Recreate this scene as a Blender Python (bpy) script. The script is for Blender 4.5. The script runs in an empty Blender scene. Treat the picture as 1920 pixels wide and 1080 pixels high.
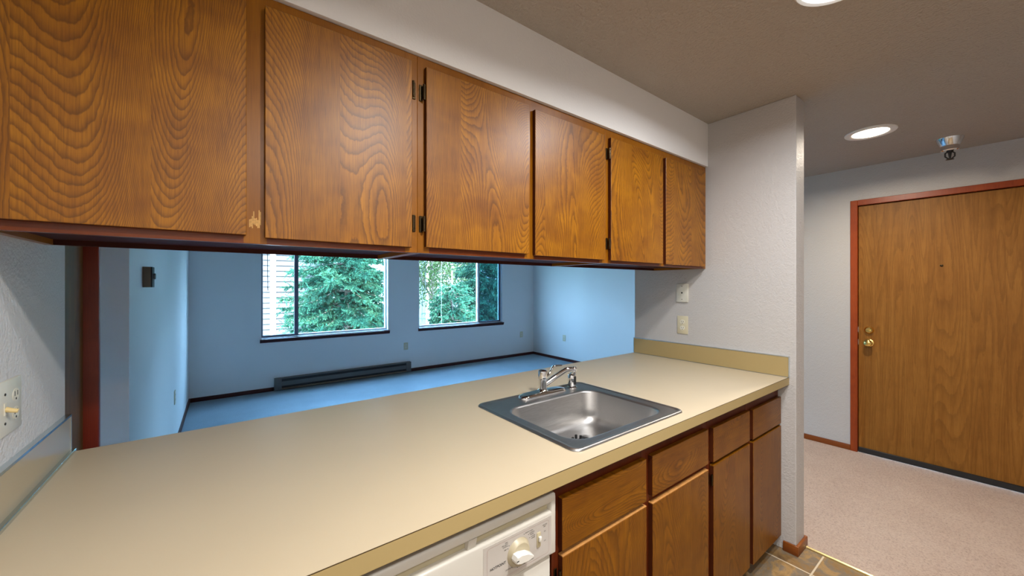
import bpy, bmesh, math, random
from mathutils import Vector, Matrix
R = math.radians
PI = math.pi
scene = bpy.context.scene
col = scene.collection

# ------------------------------------------------------------------ helpers
def lin(r, g, b):
    f = lambda c: (c/255/12.92) if c/255 <= .04045 else ((c/255+.055)/1.055)**2.4
    return (f(r), f(g), f(b), 1.0)

def new_bm():
    return bmesh.new()

def box(bm, x0, x1, y0, y1, z0, z1, bev=0.0, seg=2, mi=0, rot=None):
    vs = [bm.verts.new((x, y, z)) for z in (z0, z1) for y in (y0, y1) for x in (x0, x1)]
    idx = [(0,2,3,1),(4,5,7,6),(0,1,5,4),(2,6,7,3),(0,4,6,2),(1,3,7,5)]
    fs = [bm.faces.new([vs[i] for i in q]) for q in idx]
    for f in fs: f.material_index = mi
    if bev > 0:
        es = list({e for f in fs for e in f.edges})
        r = bmesh.ops.bevel(bm, geom=es, offset=bev, segments=seg, profile=.5, affect='EDGES', clamp_overlap=True)
        for f in r['faces']: f.material_index = mi
        vs = list({v for f in r['faces'] for v in f.verts} | {v for v in vs if v.is_valid})
    if rot is not None:
        bmesh.ops.transform(bm, matrix=rot, verts=[v for v in vs if v.is_valid])
    return [v for v in vs if v.is_valid]

def frame_of(d):
    d = d.normalized()
    a = Vector((0,0,1)) if abs(d.z) < .9 else Vector((1,0,0))
    u = d.cross(a).normalized(); v = d.cross(u).normalized()
    return u, v

def tube(bm, pts, rad, n=12, mi=0, caps=True, flat=1.0):
    pts = [Vector(p) for p in pts]
    rads = rad if isinstance(rad, (list, tuple)) else [rad]*len(pts)
    rings = []; u = None
    for i, p in enumerate(pts):
        d = (pts[min(i+1, len(pts)-1)] - pts[max(i-1, 0)])
        if d.length < 1e-9: d = Vector((0,0,1))
        d.normalize()
        if u is None: u, v = frame_of(d)
        else:
            u = (u - d*u.dot(d)).normalized(); v = d.cross(u).normalized()
        rings.append([bm.verts.new(p + (u*math.cos(2*PI*k/n) + v*math.sin(2*PI*k/n)*flat)*rads[i]) for k in range(n)])
    for a, b in zip(rings, rings[1:]):
        for k in range(n):
            f = bm.faces.new((a[k], a[(k+1)%n], b[(k+1)%n], b[k])); f.smooth = True; f.material_index = mi
    if caps:
        for r_, rev in ((rings[0], True), (rings[-1], False)):
            try:
                f = bm.faces.new(list(reversed(r_)) if rev else r_); f.material_index = mi
            except ValueError: pass
    return rings

def lathe(bm, prof, c, axis='z', n=32, mi=0, cap0=True, cap1=True, sx=1.0, sy=1.0):
    """prof: list of (radius, height along axis)"""
    c = Vector(c); rings = []
    A = {'z': (Vector((1,0,0)), Vector((0,1,0)), Vector((0,0,1))),
         'x': (Vector((0,1,0)), Vector((0,0,1)), Vector((1,0,0))),
         'y': (Vector((0,0,1)), Vector((1,0,0)), Vector((0,1,0)))}[axis]
    for r_, h in prof:
        rings.append([bm.verts.new(c + A[0]*r_*sx*math.cos(2*PI*k/n) + A[1]*r_*sy*math.sin(2*PI*k/n) + A[2]*h) for k in range(n)])
    for a, b in zip(rings, rings[1:]):
        for k in range(n):
            f = bm.faces.new((a[k], a[(k+1)%n], b[(k+1)%n], b[k])); f.smooth = True; f.material_index = mi
    if cap0: bm.faces.new(list(reversed(rings[0]))).material_index = mi
    if cap1: bm.faces.new(rings[-1]).material_index = mi
    return rings

def prism(bm, poly, f0, f1, mi=0):
    """poly: list of 2D points, f0/f1 map a 2D point to 3D for both ends"""
    a = [bm.verts.new(f0(p)) for p in poly]; b = [bm.verts.new(f1(p)) for p in poly]
    n = len(poly)
    for k in range(n):
        bm.faces.new((a[k], a[(k+1)%n], b[(k+1)%n], b[k])).material_index = mi
    bm.faces.new(list(reversed(a))).material_index = mi
    bm.faces.new(b).material_index = mi

def rrect(x0, x1, y0, y1, r, n=8):
    out = []
    for cx, cy, a0 in ((x1-r, y1-r, 0), (x0+r, y1-r, 90), (x0+r, y0+r, 180), (x1-r, y0+r, 270)):
        for k in range(n+1):
            a = R(a0 + 90*k/n); out.append((cx + r*math.cos(a), cy + r*math.sin(a)))
    return out

def loops(bm, rings, mi=0, smooth=True, cap0=False, cap1=False):
    rs = [[bm.verts.new(p) for p in r_] for r_ in rings]
    for a, b in zip(rs, rs[1:]):
        n = len(a)
        for k in range(n):
            f = bm.faces.new((a[k], a[(k+1)%n], b[(k+1)%n], b[k])); f.smooth = smooth; f.material_index = mi
    if cap0: bm.faces.new(list(reversed(rs[0]))).material_index = mi
    if cap1: bm.faces.new(rs[-1]).material_index = mi
    return rs

def wloc(o):
    v = Vector((0,0,0))
    while o is not None:
        v += o.location; o = o.parent
    return v

def obj(name, bm, mats, parent=None, label=None, smooth_angle=35, fix=True, origin=None):
    """links the bmesh (in world coordinates) as one mesh object, local to its parent"""
    if fix: bmesh.ops.recalc_face_normals(bm, faces=bm.faces[:])
    me = bpy.data.meshes.new(name)
    off = wloc(parent) if parent else Vector((0,0,0))
    if origin is not None: off = Vector(origin)
    bmesh.ops.translate(bm, verts=bm.verts[:], vec=-off)
    bm.to_mesh(me); bm.free()
    for m in (mats if isinstance(mats, (list, tuple)) else [mats]): me.materials.append(m)
    if smooth_angle:
        for p in me.polygons: p.use_smooth = True
        me.set_sharp_from_angle(angle=R(smooth_angle))
    o = bpy.data.objects.new(name, me); col.objects.link(o)
    if origin is not None: o.location = off
    if parent: o.parent = parent
    if label: o['label'] = label
    return o

def thing(name, loc, label, cat, group=None, kind=None):
    o = bpy.data.objects.new(name, None); col.objects.link(o)
    o.empty_display_size = .05; o.location = loc
    return tag(o, label, cat, group, kind)

def tag(o, label, cat, group=None, kind=None):
    o['label'] = label; o['category'] = cat
    if group: o['group'] = group
    if kind: o['kind'] = kind
    return o

def copy_tree(o, parent=None):
    c = o.copy(); col.objects.link(c)
    if parent: c.parent = parent
    for ch in [x for x in bpy.data.objects if x.parent == o]:
        copy_tree(ch, c)
    return c

def text_into(bm, s, size, fn, mi=0, shear=0.0, align='LEFT', bold=0.0):
    """flat lettering; fn maps (x, y) of the text to 3D"""
    cu = bpy.data.curves.new('lettering', 'FONT'); cu.body = s; cu.size = size; cu.shear = shear
    cu.align_x = align; cu.offset = bold; cu.resolution_u = 3
    o = bpy.data.objects.new('lettering', cu); col.objects.link(o)
    dg = bpy.context.evaluated_depsgraph_get(); dg.update()
    me = bpy.data.meshes.new_from_object(o.evaluated_get(dg))
    vs = [bm.verts.new(fn(v.co.x, v.co.y)) for v in me.vertices]
    for p in me.polygons:
        try: bm.faces.new([vs[i] for i in p.vertices]).material_index = mi
        except ValueError: pass
    bpy.data.objects.remove(o); bpy.data.curves.remove(cu); bpy.data.meshes.remove(me)

# ------------------------------------------------------------------ materials
class NT:
    def __init__(s, name):
        s.m = bpy.data.materials.new(name); s.m.use_nodes = True
        s.t = s.m.node_tree; s.t.nodes.clear()
        s.out = s.n('ShaderNodeOutputMaterial')
    def n(s, typ, **kw):
        nd = s.t.nodes.new(typ)
        for k, v in kw.items():
            if hasattr(nd, k): setattr(nd, k, v)
        return nd
    def l(s, a, b): s.t.links.new(a, b)
    def math(s, op, a, b=None, c=None):
        nd = s.n('ShaderNodeMath', operation=op)
        for i, x in enumerate((a, b, c)):
            if x is None: continue
            if isinstance(x, (int, float)): nd.inputs[i].default_value = x
            else: s.l(x, nd.inputs[i])
        return nd.outputs[0]
    def pos(s, scale=(1,1,1), loc=(0,0,0), rot=(0,0,0)):
        g = s.n('ShaderNodeNewGeometry'); m = s.n('ShaderNodeMapping')
        s.l(g.outputs['Position'], m.inputs['Vector'])
        m.inputs['Scale'].default_value = scale; m.inputs['Location'].default_value = loc; m.inputs['Rotation'].default_value = rot
        return m.outputs[0]
    def noise(s, vec, scale=5, detail=3, rough=.5, dist=0, dims='3D', w=None):
        nd = s.n('ShaderNodeTexNoise', noise_dimensions=dims)
        if vec is not None: s.l(vec, nd.inputs['Vector'])
        nd.inputs['Scale'].default_value = scale; nd.inputs['Detail'].default_value = detail
        nd.inputs['Roughness'].default_value = rough; nd.inputs['Distortion'].default_value = dist
        if w is not None: s.l(w, nd.inputs['W'])
        return nd.outputs['Fac']
    def ramp(s, fac, stops, interp='LINEAR'):
        nd = s.n('ShaderNodeValToRGB'); cr = nd.color_ramp; cr.interpolation = interp
        while len(cr.elements) < len(stops): cr.elements.new(.5)
        for e, (p_, c_) in zip(cr.elements, stops): e.position = p_; e.color = c_ if len(c_) == 4 else (*c_, 1)
        s.l(fac, nd.inputs[0]); return nd.outputs[0]
    def mix(s, fac, a, b, blend='MIX'):
        nd = s.n('ShaderNodeMix', data_type='RGBA', blend_type=blend)
        for i, x in ((0, fac), (6, a), (7, b)):
            if isinstance(x, (int, float)): nd.inputs[i].default_value = x
            elif isinstance(x, tuple): nd.inputs[i].default_value = x
            else: s.l(x, nd.inputs[i])
        return nd.outputs[2]
    def bump(s, h, strength=.3, dist=.002):
        nd = s.n('ShaderNodeBump'); nd.inputs['Strength'].default_value = strength
        nd.inputs['Distance'].default_value = dist; s.l(h, nd.inputs['Height']); return nd.outputs[0]
    def bsdf(s, color=None, rough=.5, metal=0, spec=.5, normal=None, coat=0, coat_rough=.1, **kw):
        b = s.n('ShaderNodeBsdfPrincipled')
        for k, x in (('Base Color', color), ('Roughness', rough), ('Metallic', metal), ('Specular IOR Level', spec),
                     ('Coat Weight', coat), ('Coat Roughness', coat_rough), ('Normal', normal)):
            if x is None: continue
            if isinstance(x, (int, float, tuple)): b.inputs[k].default_value = x
            else: s.l(x, b.inputs[k])
        for k, x in kw.items(): b.inputs[k].default_value = x
        s.l(b.outputs[0], s.out.inputs[0]); return b

def plain(name, color, rough=.5, metal=0, spec=.5, var=.06, vscale=12, bump=0, bscale=200, bdist=.001, **kw):
    t = NT(name); v = t.pos()
    n = t.noise(v, vscale, 3)
    dk = tuple(c*(1-var) for c in color[:3]) + (1,); lt = tuple(min(1, c*(1+var)) for c in color[:3]) + (1,)
    c = t.ramp(n, [(.3, dk), (.7, lt)])
    nm = t.bump(t.noise(v, bscale, 4, .6), bump, bdist) if bump else None
    t.bsdf(c, rough, metal, spec, nm, **kw); return t.m

def wood(name, light, mid, dark, horizontal=False, strip=.19, S=3.4, F=52, stretch=.2, rough=.38, seed=0, coat=.0, streak=.35, axis='X', blotch=.5, spec=.4, lines=.75, rag=3.2):
    t = NT(name)
    g = t.n('ShaderNodeNewGeometry'); sp = t.n('ShaderNodeSeparateXYZ'); t.l(g.outputs['Position'], sp.inputs[0])
    a = sp.outputs[axis]; z = sp.outputs['Z']
    if horizontal: a, z = z, a
    # veneer strips, each with a seed of its own
    k = t.math('FLOOR', t.math('MULTIPLY_ADD', a, 1/strip, 7.37 + seed))
    wn = t.n('ShaderNodeTexWhiteNoise', noise_dimensions='1D'); t.l(k, wn.inputs['W'])
    w = t.math('MULTIPLY', wn.outputs['Value'], 37.0)
    cv = t.n('ShaderNodeCombineXYZ'); t.l(t.math('MULTIPLY', a, 1.0), cv.inputs[0]); t.l(t.math('MULTIPLY', z, stretch), cv.inputs[2])
    cv.inputs[1].default_value = seed*.7
    h = t.noise(cv.outputs[0], S, 1.2, .4, .25, '4D', w)
    wob = t.n('ShaderNodeCombineXYZ'); t.l(a, wob.inputs[0]); t.l(t.math('MULTIPLY', z, .45), wob.inputs[2])
    wv = t.noise(wob.outputs[0], 55, 3, .6, 0, '4D', w)
    ph = t.math('MULTIPLY_ADD', h, F, t.math('MULTIPLY', wv, rag))
    ln = t.math('POWER', t.math('PINGPONG', t.math('MULTIPLY', ph, 1/6.283), .5), 1.0)
    fr = t.math('FRACT', t.math('MULTIPLY', ph, 1/6.283))
    ln = t.math('MULTIPLY', t.math('POWER', fr, 2.2), t.math('MINIMUM', 1.0, t.math('MULTIPLY', t.math('SUBTRACT', 1.0, fr), 9.0)))
    fine = t.n('ShaderNodeCombineXYZ'); t.l(a, fine.inputs[0]); t.l(t.math('MULTIPLY', z, .035), fine.inputs[2]); t.l(t.math('MULTIPLY', h, .05), fine.inputs[1])
    fn = t.noise(fine.outputs[0], 420, 2, .6)
    st = t.n('ShaderNodeCombineXYZ'); t.l(a, st.inputs[0]); t.l(t.math('MULTIPLY', z, .05), st.inputs[2])
    sn2 = t.noise(st.outputs[0], 34, 3, .6, .2, '4D', w)
    bl = t.n('ShaderNodeCombineXYZ'); t.l(a, bl.inputs[0]); t.l(t.math('MULTIPLY', z, 1.5), bl.inputs[2])
    bn = t.noise(bl.outputs[0], 7, 2, .5, .4, '4D', w)
    base = t.ramp(t.math('MULTIPLY_ADD', bn, blotch, t.math('MULTIPLY', sn2, 1-blotch)), [(.32, mid), (.64, light)])
    c = t.mix(t.math('MULTIPLY', ln, lines), base, dark)
    c = t.mix(t.math('MULTIPLY', t.math('POWER', fn, 2.0), streak*2), c, dark)
    b = t.bsdf(c, rough, 0, spec, t.bump(t.math('ADD', fn, ln), .06, .0006), coat=coat, coat_rough=.3)
    return t.m

def paint(name, color, bscale=150, bstr=.25, rough=.55, dist=.003):
    t = NT(name); v = t.pos()
    vo = t.noise(v, bscale, 3, .55); big = t.noise(v, bscale*.35, 2, .5)
    c = t.ramp(t.noise(v, 1.3, 2), [(.3, tuple(x*.97 for x in color[:3])), (.7, color)])
    t.bsdf(c, rough, 0, .35, t.bump(t.math('MULTIPLY_ADD', big, .6, vo), bstr, dist)); return t.m

M = {}
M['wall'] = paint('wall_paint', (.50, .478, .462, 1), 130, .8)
M['wall_lit'] = paint('wall_paint_lit', (.62, .61, .61, 1), 120, 1.0)  # same paint as the stub wall, lightened for the lamplight on it
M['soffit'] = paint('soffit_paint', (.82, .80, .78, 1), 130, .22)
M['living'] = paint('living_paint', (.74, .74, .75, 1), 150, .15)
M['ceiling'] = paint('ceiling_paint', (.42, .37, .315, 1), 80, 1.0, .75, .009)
M['oak_v'] = wood('oak_laminate', lin(180,116,3), lin(142,84,1), lin(74,36,0), seed=1.3, F=1300, S=2.3, rag=5.5, lines=.85, streak=.5, spec=.46, rough=.40, stretch=.26, blotch=.65)
M['oak_h'] = wood('oak_laminate_crossways', lin(148,92,6), lin(118,66,3), lin(60,28,1), horizontal=True, seed=4.1, strip=.5, S=3.4, F=1000, rag=5, stretch=.3, lines=.75, streak=.5, spec=.3)
M['oak_low'] = wood('oak_laminate_lower', lin(148,92,6), lin(120,68,3), lin(66,32,1), seed=8.2, F=1200, S=2.3, rag=5, lines=.7, streak=.5, stretch=.26, spec=.3)
M['frame'] = wood('cabinet_frame_wood', lin(158,98,8), lin(136,80,5), lin(92,46,2), strip=3, S=2.2, F=60, stretch=.06, seed=2.2, lines=.3, rough=.33)
M['frame_h'] = wood('cabinet_rail_wood', lin(128,62,20), lin(104,44,12), lin(64,22,6), horizontal=True, strip=3, S=2.2, F=30, stretch=.06, seed=3.2, lines=.3, rough=.3)
M['frame_shaded'] = wood('lower_frame_wood_shaded', lin(100,40,12), lin(80,28,6), lin(46,12,2), strip=3, S=2.2, F=30, stretch=.06, seed=3.9, lines=.3, rough=.45, spec=.25)  # frame wood with the shadow between the fronts put into its colour
M['edge_dark'] = plain('dark_door_edge', lin(70,28,6), .6, var=.12, spec=.2)
M['raw_dim'] = plain('worn_top_edge', lin(176,122,62), .8, var=.15, vscale=60)
M['base_wood'] = wood('baseboard_wood', lin(150,84,28), lin(126,64,18), lin(84,36,8), horizontal=True, strip=3, S=3, F=24, stretch=.05, seed=1, lines=.3, rough=.4)
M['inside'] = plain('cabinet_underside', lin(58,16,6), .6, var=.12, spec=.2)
M['raw'] = plain('bare_particle_edge', lin(206,160,96), .8, var=.2, vscale=160)
M['door_oak'] = wood('entry_door_oak', lin(156,106,42), lin(132,84,26), lin(92,54,12), strip=.162, S=5.6, F=230, stretch=.06, seed=5.5, rough=.5, streak=.4, axis='Y', blotch=.2, lines=.45, spec=.25)
M['red_wood'] = wood('red_stained_trim', lin(164,72,22), lin(140,54,14), lin(96,30,6), strip=3, S=3, F=24, stretch=.05, seed=1, lines=.3, rough=.35, axis='Y')
M['red_wood_dark'] = wood('mahogany_sill', lin(74,22,14), lin(58,14,10), lin(36,8,6), horizontal=True, strip=3, S=3, F=24, stretch=.05, seed=1, lines=.3, rough=.5)
M['jamb_red'] = wood('red_casing', lin(130,42,14), lin(104,28,8), lin(76,16,4), strip=3, S=3, F=18, stretch=.04, seed=6, lines=.2, rough=.4)
M['dark_wood'] = wood('walnut_jamb', lin(128,88,36), lin(100,66,22), lin(60,36,10), strip=3, S=9, F=90, stretch=.05, seed=7, lines=.5, rough=.55, axis='Y')
M['counter'] = plain('almond_laminate', (.525, .435, .303, 1), .38, var=.02, vscale=3, spec=.45)
M['counter_shaded'] = plain('almond_laminate_shaded', (.385, .285, .125, 1), .45, var=.02, vscale=3, spec=.4)  # same laminate as the top, darker because less light falls on it
M['seam'] = plain('dark_seam', lin(70,52,24), .6)
M['alu'] = plain('aluminium_edging', (.62,.68,.70,1), .25, 1, var=.05)
M['steel'] = None
t = NT('brushed_steel'); v = t.pos((6, 260, 120)); n_ = t.noise(v, 4, 3)
t.bsdf(t.ramp(n_, [(.3,(.46,.45,.44)),(.7,(.56,.55,.54))]), t.math('MULTIPLY_ADD', n_, .12, .30), 1, normal=t.bump(n_, .03, .0004)); M['steel'] = t.m
M['chrome'] = plain('chrome', (.82,.82,.83,1), .06, 1, var=.02)
M['brass'] = plain('brass', (.85,.62,.20,1), .16, 1, var=.05)
M['brass_pale'] = plain('gold_threshold_metal', (.80,.66,.32,1), .35, 1, var=.08)
M['black'] = plain('black_rubber', (.012,.012,.013,1), .5)
M['hole'] = plain('dark_hole', (.006,.006,.006,1), .8)
M['bronze'] = plain('dark_bronze', (.06,.04,.02,1), .35, 1, var=.2)
M['enamel'] = plain('white_enamel', (.60,.575,.52,1), .28, var=.02)
M['enamel_panel'] = plain('console_overlay', (.50,.465,.43,1), .4, var=.02)
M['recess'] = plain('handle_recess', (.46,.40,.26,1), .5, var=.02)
M['knob_white'] = plain('knob_plastic', (.68,.66,.61,1), .3, var=.02)
M['dial'] = plain('dial_plastic', (.44,.38,.26,1), .35, var=.03)
M['ink'] = plain('printed_ink', (.03,.03,.03,1), .6)
M['line'] = plain('printed_pink_line', (.42,.30,.27,1), .6)
M['almond_plate'] = plain('almond_plate', (.60,.54,.38,1), .35, var=.03)
M['ivory_plate'] = plain('ivory_plate', (.62,.60,.52,1), .4, var=.03)
M['toggle'] = plain('yellowed_toggle', (.72,.56,.26,1), .35, var=.05)
M['recept'] = plain('receptacle_ivory', (.70,.67,.56,1), .35, var=.02)
M['heater'] = plain('heater_enamel', (.10,.095,.09,1), .4, var=.05)
M['heater_dark'] = plain('heater_slot', (.012,.011,.012,1), .6)
M['heater_tan'] = plain('heater_lip', (.15,.11,.07,1), .5, var=.1)
M['thermo'] = plain('thermostat_brown', (.16,.11,.07,1), .4, var=.1)
M['white_frame'] = plain('window_frame_white', (.78,.80,.84,1), .35, var=.03)
M['dark_frame'] = plain('window_sash_dark', (.09,.10,.15,1), .35, 0, var=.1)
M['trimwhite'] = plain('light_trim', (.80,.79,.76,1), .4, var=.02)
M['blind'] = plain('blind_slat', (.75,.74,.70,1), .5, var=.03)
M['bark'] = plain('tree_bark', (.10,.07,.05,1), .9, var=.4, vscale=20)
M['outbark'] = M['bark']

def emit(name, color, strength):
    t = NT(name); e = t.n('ShaderNodeEmission'); e.inputs[0].default_value = color; e.inputs[1].default_value = strength
    g = t.noise(t.pos(), 3, 1); t.l(t.ramp(g, [(0, color), (1, tuple(c*.97 for c in color[:3]))]), e.inputs[0])
    t.l(e.outputs[0], t.out.inputs[0]); return t.m
M['lens_warm'] = emit('lit_lens_warm', (1,.86,.66,1), 9)
M['lens_cool'] = emit('lit_lens_white', (.92,.96,1,1), 9)

def glass(name, tint, refl=.06):
    t = NT(name); a = t.n('ShaderNodeBsdfTransparent'); b = t.n('ShaderNodeBsdfGlossy'); x = t.n('ShaderNodeMixShader')
    fr = t.n('ShaderNodeFresnel'); fr.inputs[0].default_value = 1.45
    a.inputs[0].default_value = tint; b.inputs['Roughness'].default_value = .02
    t.l(t.math('MULTIPLY', fr.outputs[0], refl/.04), x.inputs[0])
    t.l(a.outputs[0], x.inputs[1]); t.l(b.outputs[0], x.inputs[2]); t.l(x.outputs[0], t.out.inputs[0]); return t.m
M['glass'] = glass('window_glass', (.95,.98,.98,1), .03)
M['glass_screen'] = glass('screened_glass', (.40,.58,.66,1), .04)

# carpet
def carpet(name, a, b, c, d, e):
    t = NT(name); v = t.pos()
    n1 = t.noise(v, 130, 4, .75); n2 = t.noise(v, 3.5, 3, .6); n3 = t.noise(v, 420, 2, .6)
    c1 = t.ramp(n1, [(.33, a), (.47, b), (.66, c)])
    c2 = t.mix(.35, c1, t.ramp(n2, [(.3, d), (.7, e)]))
    t.bsdf(c2, .95, 0, .1, t.bump(t.math('ADD', n1, n3), .9, .012)); return t.m
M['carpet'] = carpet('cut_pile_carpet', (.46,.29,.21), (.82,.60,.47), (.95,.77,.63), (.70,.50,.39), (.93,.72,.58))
M['carpet_blue_lit'] = carpet('living_carpet_blue_lit', (.25,.29,.33), (.38,.45,.52), (.48,.56,.64), (.33,.39,.45), (.45,.52,.59))  # same carpet as the hall, blue daylight put into its colour

# slate-look vinyl tile with pale grout lines
t = NT('slate_tile')
g = t.n('ShaderNodeNewGeometry'); sp = t.n('ShaderNodeSeparateXYZ'); t.l(g.outputs['Position'], sp.inputs[0])
T = .305
fx = t.math('FRACT', t.math('MULTIPLY_ADD', sp.outputs['X'], 1/T, 10 - 2.256/T)); fy = t.math('FRACT', t.math('MULTIPLY_ADD', sp.outputs['Y'], 1/T, 10 - .583/T))
ix = t.math('FLOOR', t.math('MULTIPLY_ADD', sp.outputs['X'], 1/T, 10 - 2.256/T)); iy = t.math('FLOOR', t.math('MULTIPLY_ADD', sp.outputs['Y'], 1/T, 10 - .583/T))
ex = t.math('MINIMUM', fx, t.math('SUBTRACT', 1.0, fx)); ey = t.math('MINIMUM', fy, t.math('SUBTRACT', 1.0, fy))
gr = t.math('LESS_THAN', t.math('MINIMUM', ex, ey), .012)
wid = t.math('MULTIPLY_ADD', ix, 3.7, t.math('MULTIPLY', iy, 9.1))
n1 = t.noise(t.pos(), 9, 5, .65, .8, '4D', wid); n2 = t.noise(t.pos(), 40, 4, .7, 0, '4D', wid)
cc = t.ramp(n1, [(.28, lin(96,72,46)), (.42, lin(150,116,70)), (.52, lin(128,116,100)), (.62, lin(176,140,88)), (.75, lin(110,84,54))])
cc = t.mix(t.math('MULTIPLY', n2, .5), cc, lin(90,74,54))
cc = t.mix(gr, cc, lin(205,190,165))
t.bsdf(cc, .45, 0, .4, t.bump(n2, .15, .002)); M['tile'] = t.m

# foliage
def leafmat(name, a, b, c, trans=.25):
    t = NT(name); v = t.pos()
    n = t.noise(v, 2.2, 3, .6); n2 = t.noise(v, 30, 2)
    cc = t.ramp(t.math('MULTIPLY_ADD', n2, .4, t.math('MULTIPLY', n, .6)), [(.32, a), (.5, b), (.68, c)])
    d = t.n('ShaderNodeBsdfDiffuse'); tr = t.n('ShaderNodeBsdfTranslucent'); x = t.n('ShaderNodeMixShader'); x.inputs[0].default_value = trans
    t.l(cc, d.inputs[0]); t.l(cc, tr.inputs[0]); t.l(d.outputs[0], x.inputs[1]); t.l(tr.outputs[0], x.inputs[2]); t.l(x.outputs[0], t.out.inputs[0]); return t.m
M['needles'] = leafmat('spruce_needles', (.005,.017,.013), (.017,.050,.028), (.045,.095,.045))
M['needles_dark'] = leafmat('dark_spruce_needles', (.005,.014,.011), (.013,.036,.022), (.030,.068,.034))
M['leaf'] = leafmat('broad_leaves', (.008,.018,.008), (.045,.065,.022), (.13,.13,.05), .5)
M['siding'] = plain('pale_siding', (.020,.0105,.0068,1), .7, var=.04)
M['siding_grey'] = plain('grey_siding', (.022,.015,.012,1), .7, var=.05)
M['ground'] = plain('garden_ground', (.10,.16,.08,1), .95, var=.4, vscale=2)
M['roof'] = plain('outer_roofing', (.3,.3,.3,1), .9)

# ------------------------------------------------------------------ dimensions (metres)
XL, XE = -.367, 2.357            # kitchen left wall, end of partition
YF, YB = .7024, 1.643            # counter front and back
ZT = .915                        # counter top
ZC = 2.3865                      # ceiling
YEND = .672                      # free end of partition
XPH = 2.482                      # partition, hall side
YW = 5.921; XWR = 5.039; XWL = -.346
ZU0, ZU1 = 1.4994, 2.1235        # upper cabinets
YUF, YUB = 1.136, 1.489

def structure(name, bm, mats, label, cat, **k):
    return tag(obj(name, bm, mats, **k), label, cat, kind='structure')

# ------------------------------------------------------------------ shell
bm = new_bm(); box(bm, XL-.1, 2.462, -1.6, 1.66, -.08, 0)
structure('floor', bm, M['tile'], 'brown slate look tile floor of the kitchen with pale grout lines', 'floor', smooth_angle=0)
bm = new_bm(); box(bm, 2.474, 4.5, -1.6, 1.66, -.08, .004)
structure('floor_carpet', bm, M['carpet'], 'pinkish beige cut pile carpet of the entry hall', 'floor', smooth_angle=0)
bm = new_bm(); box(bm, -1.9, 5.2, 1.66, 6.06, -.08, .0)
structure('floor_living_carpet', bm, M['carpet_blue_lit'], 'living room carpet, coloured blue grey for the window light on it', 'floor', smooth_angle=0)
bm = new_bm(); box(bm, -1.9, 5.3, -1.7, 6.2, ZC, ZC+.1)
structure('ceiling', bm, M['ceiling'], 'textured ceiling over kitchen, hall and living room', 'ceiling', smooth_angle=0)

bm = new_bm(); box(bm, XL-.12, XL, -1.6, YB, 0, ZC)
structure('wall_left', bm, M['wall_lit'], 'textured white kitchen wall at the left end of the counter', 'wall', smooth_angle=0)
bm = new_bm(); box(bm, XE, XPH, YEND, YB, 0, ZC, .004, 2)
structure('wall_partition', bm, M['wall'], 'white stub wall between kitchen counter and entry hall', 'wall', smooth_angle=0)
bm = new_bm(); box(bm, XL, XE, 1.1214, YUB, ZU1+.001, ZC)
structure('wall_soffit', bm, M['soffit'], 'white soffit above the oak wall cabinets', 'wall', smooth_angle=0)
bm = new_bm(); box(bm, XL, XE, 1.44, 1.56, 0, ZT-.0392)
structure('wall_counter', bm, M['living'], 'low wall under the counter towards the living room', 'wall', smooth_angle=0)
bm = new_bm(); box(bm, XL-.12, 4.5, -1.7, -1.6, 0, ZC)
structure('wall_front', bm, M['wall'], 'kitchen wall behind the viewer', 'wall', smooth_angle=0)

# window wall with two openings
W = [(.377, 2.046), (2.561, 4.258)]; WZ0, WZ1 = .70, 2.03
bm = new_bm()
xs = [-1.9, W[0][0], W[0][1], W[1][0], W[1][1], XWR+.12]
for i in range(5):
    if i in (1, 3):
        box(bm, xs[i], xs[i+1], YW, YW+.14, 0, WZ0); box(bm, xs[i], xs[i+1], YW, YW+.14, WZ1, ZC)
    else: box(bm, xs[i], xs[i+1], YW, YW+.14, 0, ZC)
bmesh.ops.remove_doubles(bm, verts=bm.verts[:], dist=1e-5)
structure('wall_back', bm, M['living'], 'far living room wall with the two windows', 'wall', smooth_angle=0, fix=False)
bm = new_bm(); box(bm, XWR, XWR+.12, 2.0, YW, 0, ZC)
structure('wall_right', bm, M['living'], 'right living room wall, brightly lit from the windows', 'wall', smooth_angle=0)
bm = new_bm(); box(bm, XWL-.12, XWL, 2.411, YW, 0, ZC); box(bm, -1.9, XWL-.12, 2.411, 2.53, 0, ZC)
structure('wall_living_left', bm, M['living'], 'left living room wall with the thermostat and its return into the side hall', 'wall', smooth_angle=0)
bm = new_bm(); box(bm, -1.9, -1.8, YB-.12, 2.411, 0, ZC); box(bm, -1.8, XL-.12, YB-.12, YB, 0, ZC)
structure('wall_side_hall', bm, M['living'], 'walls closing the short side hall on the left', 'wall', smooth_angle=0)

# entry wall, turned 1.9 degrees
AD = -.0336
def dw(y, dx, z): return Vector((4.2221 + math.tan(AD)*(y-1) + dx, y, z))
def dbox(bm, y0, y1, d0, d1, z0, z1, bev=0, seg=2, mi=0):
    vs = box(bm, d0, d1, y0, y1, z0, z1, bev, seg, mi)
    for v in vs: v.co.x += 4.2221 + math.tan(AD)*(v.co.y-1)
DY0, DY1, DZ = -.137, .776, 2.066
bm = new_bm(); dbox(bm, DY1+.02, 2.0, 0, .14, 0, ZC); dbox(bm, -1.6, DY0-.02, 0, .14, 0, ZC); dbox(bm, DY0-.02, DY1+.02, 0, .14, DZ+.02, ZC)
dbox(bm, 1.9, 2.0, .12, XWR-4.2, 0, ZC)
structure('wall_entry', bm, M['wall'], 'white hall wall around the entry door', 'wall', smooth_angle=0)

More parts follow.
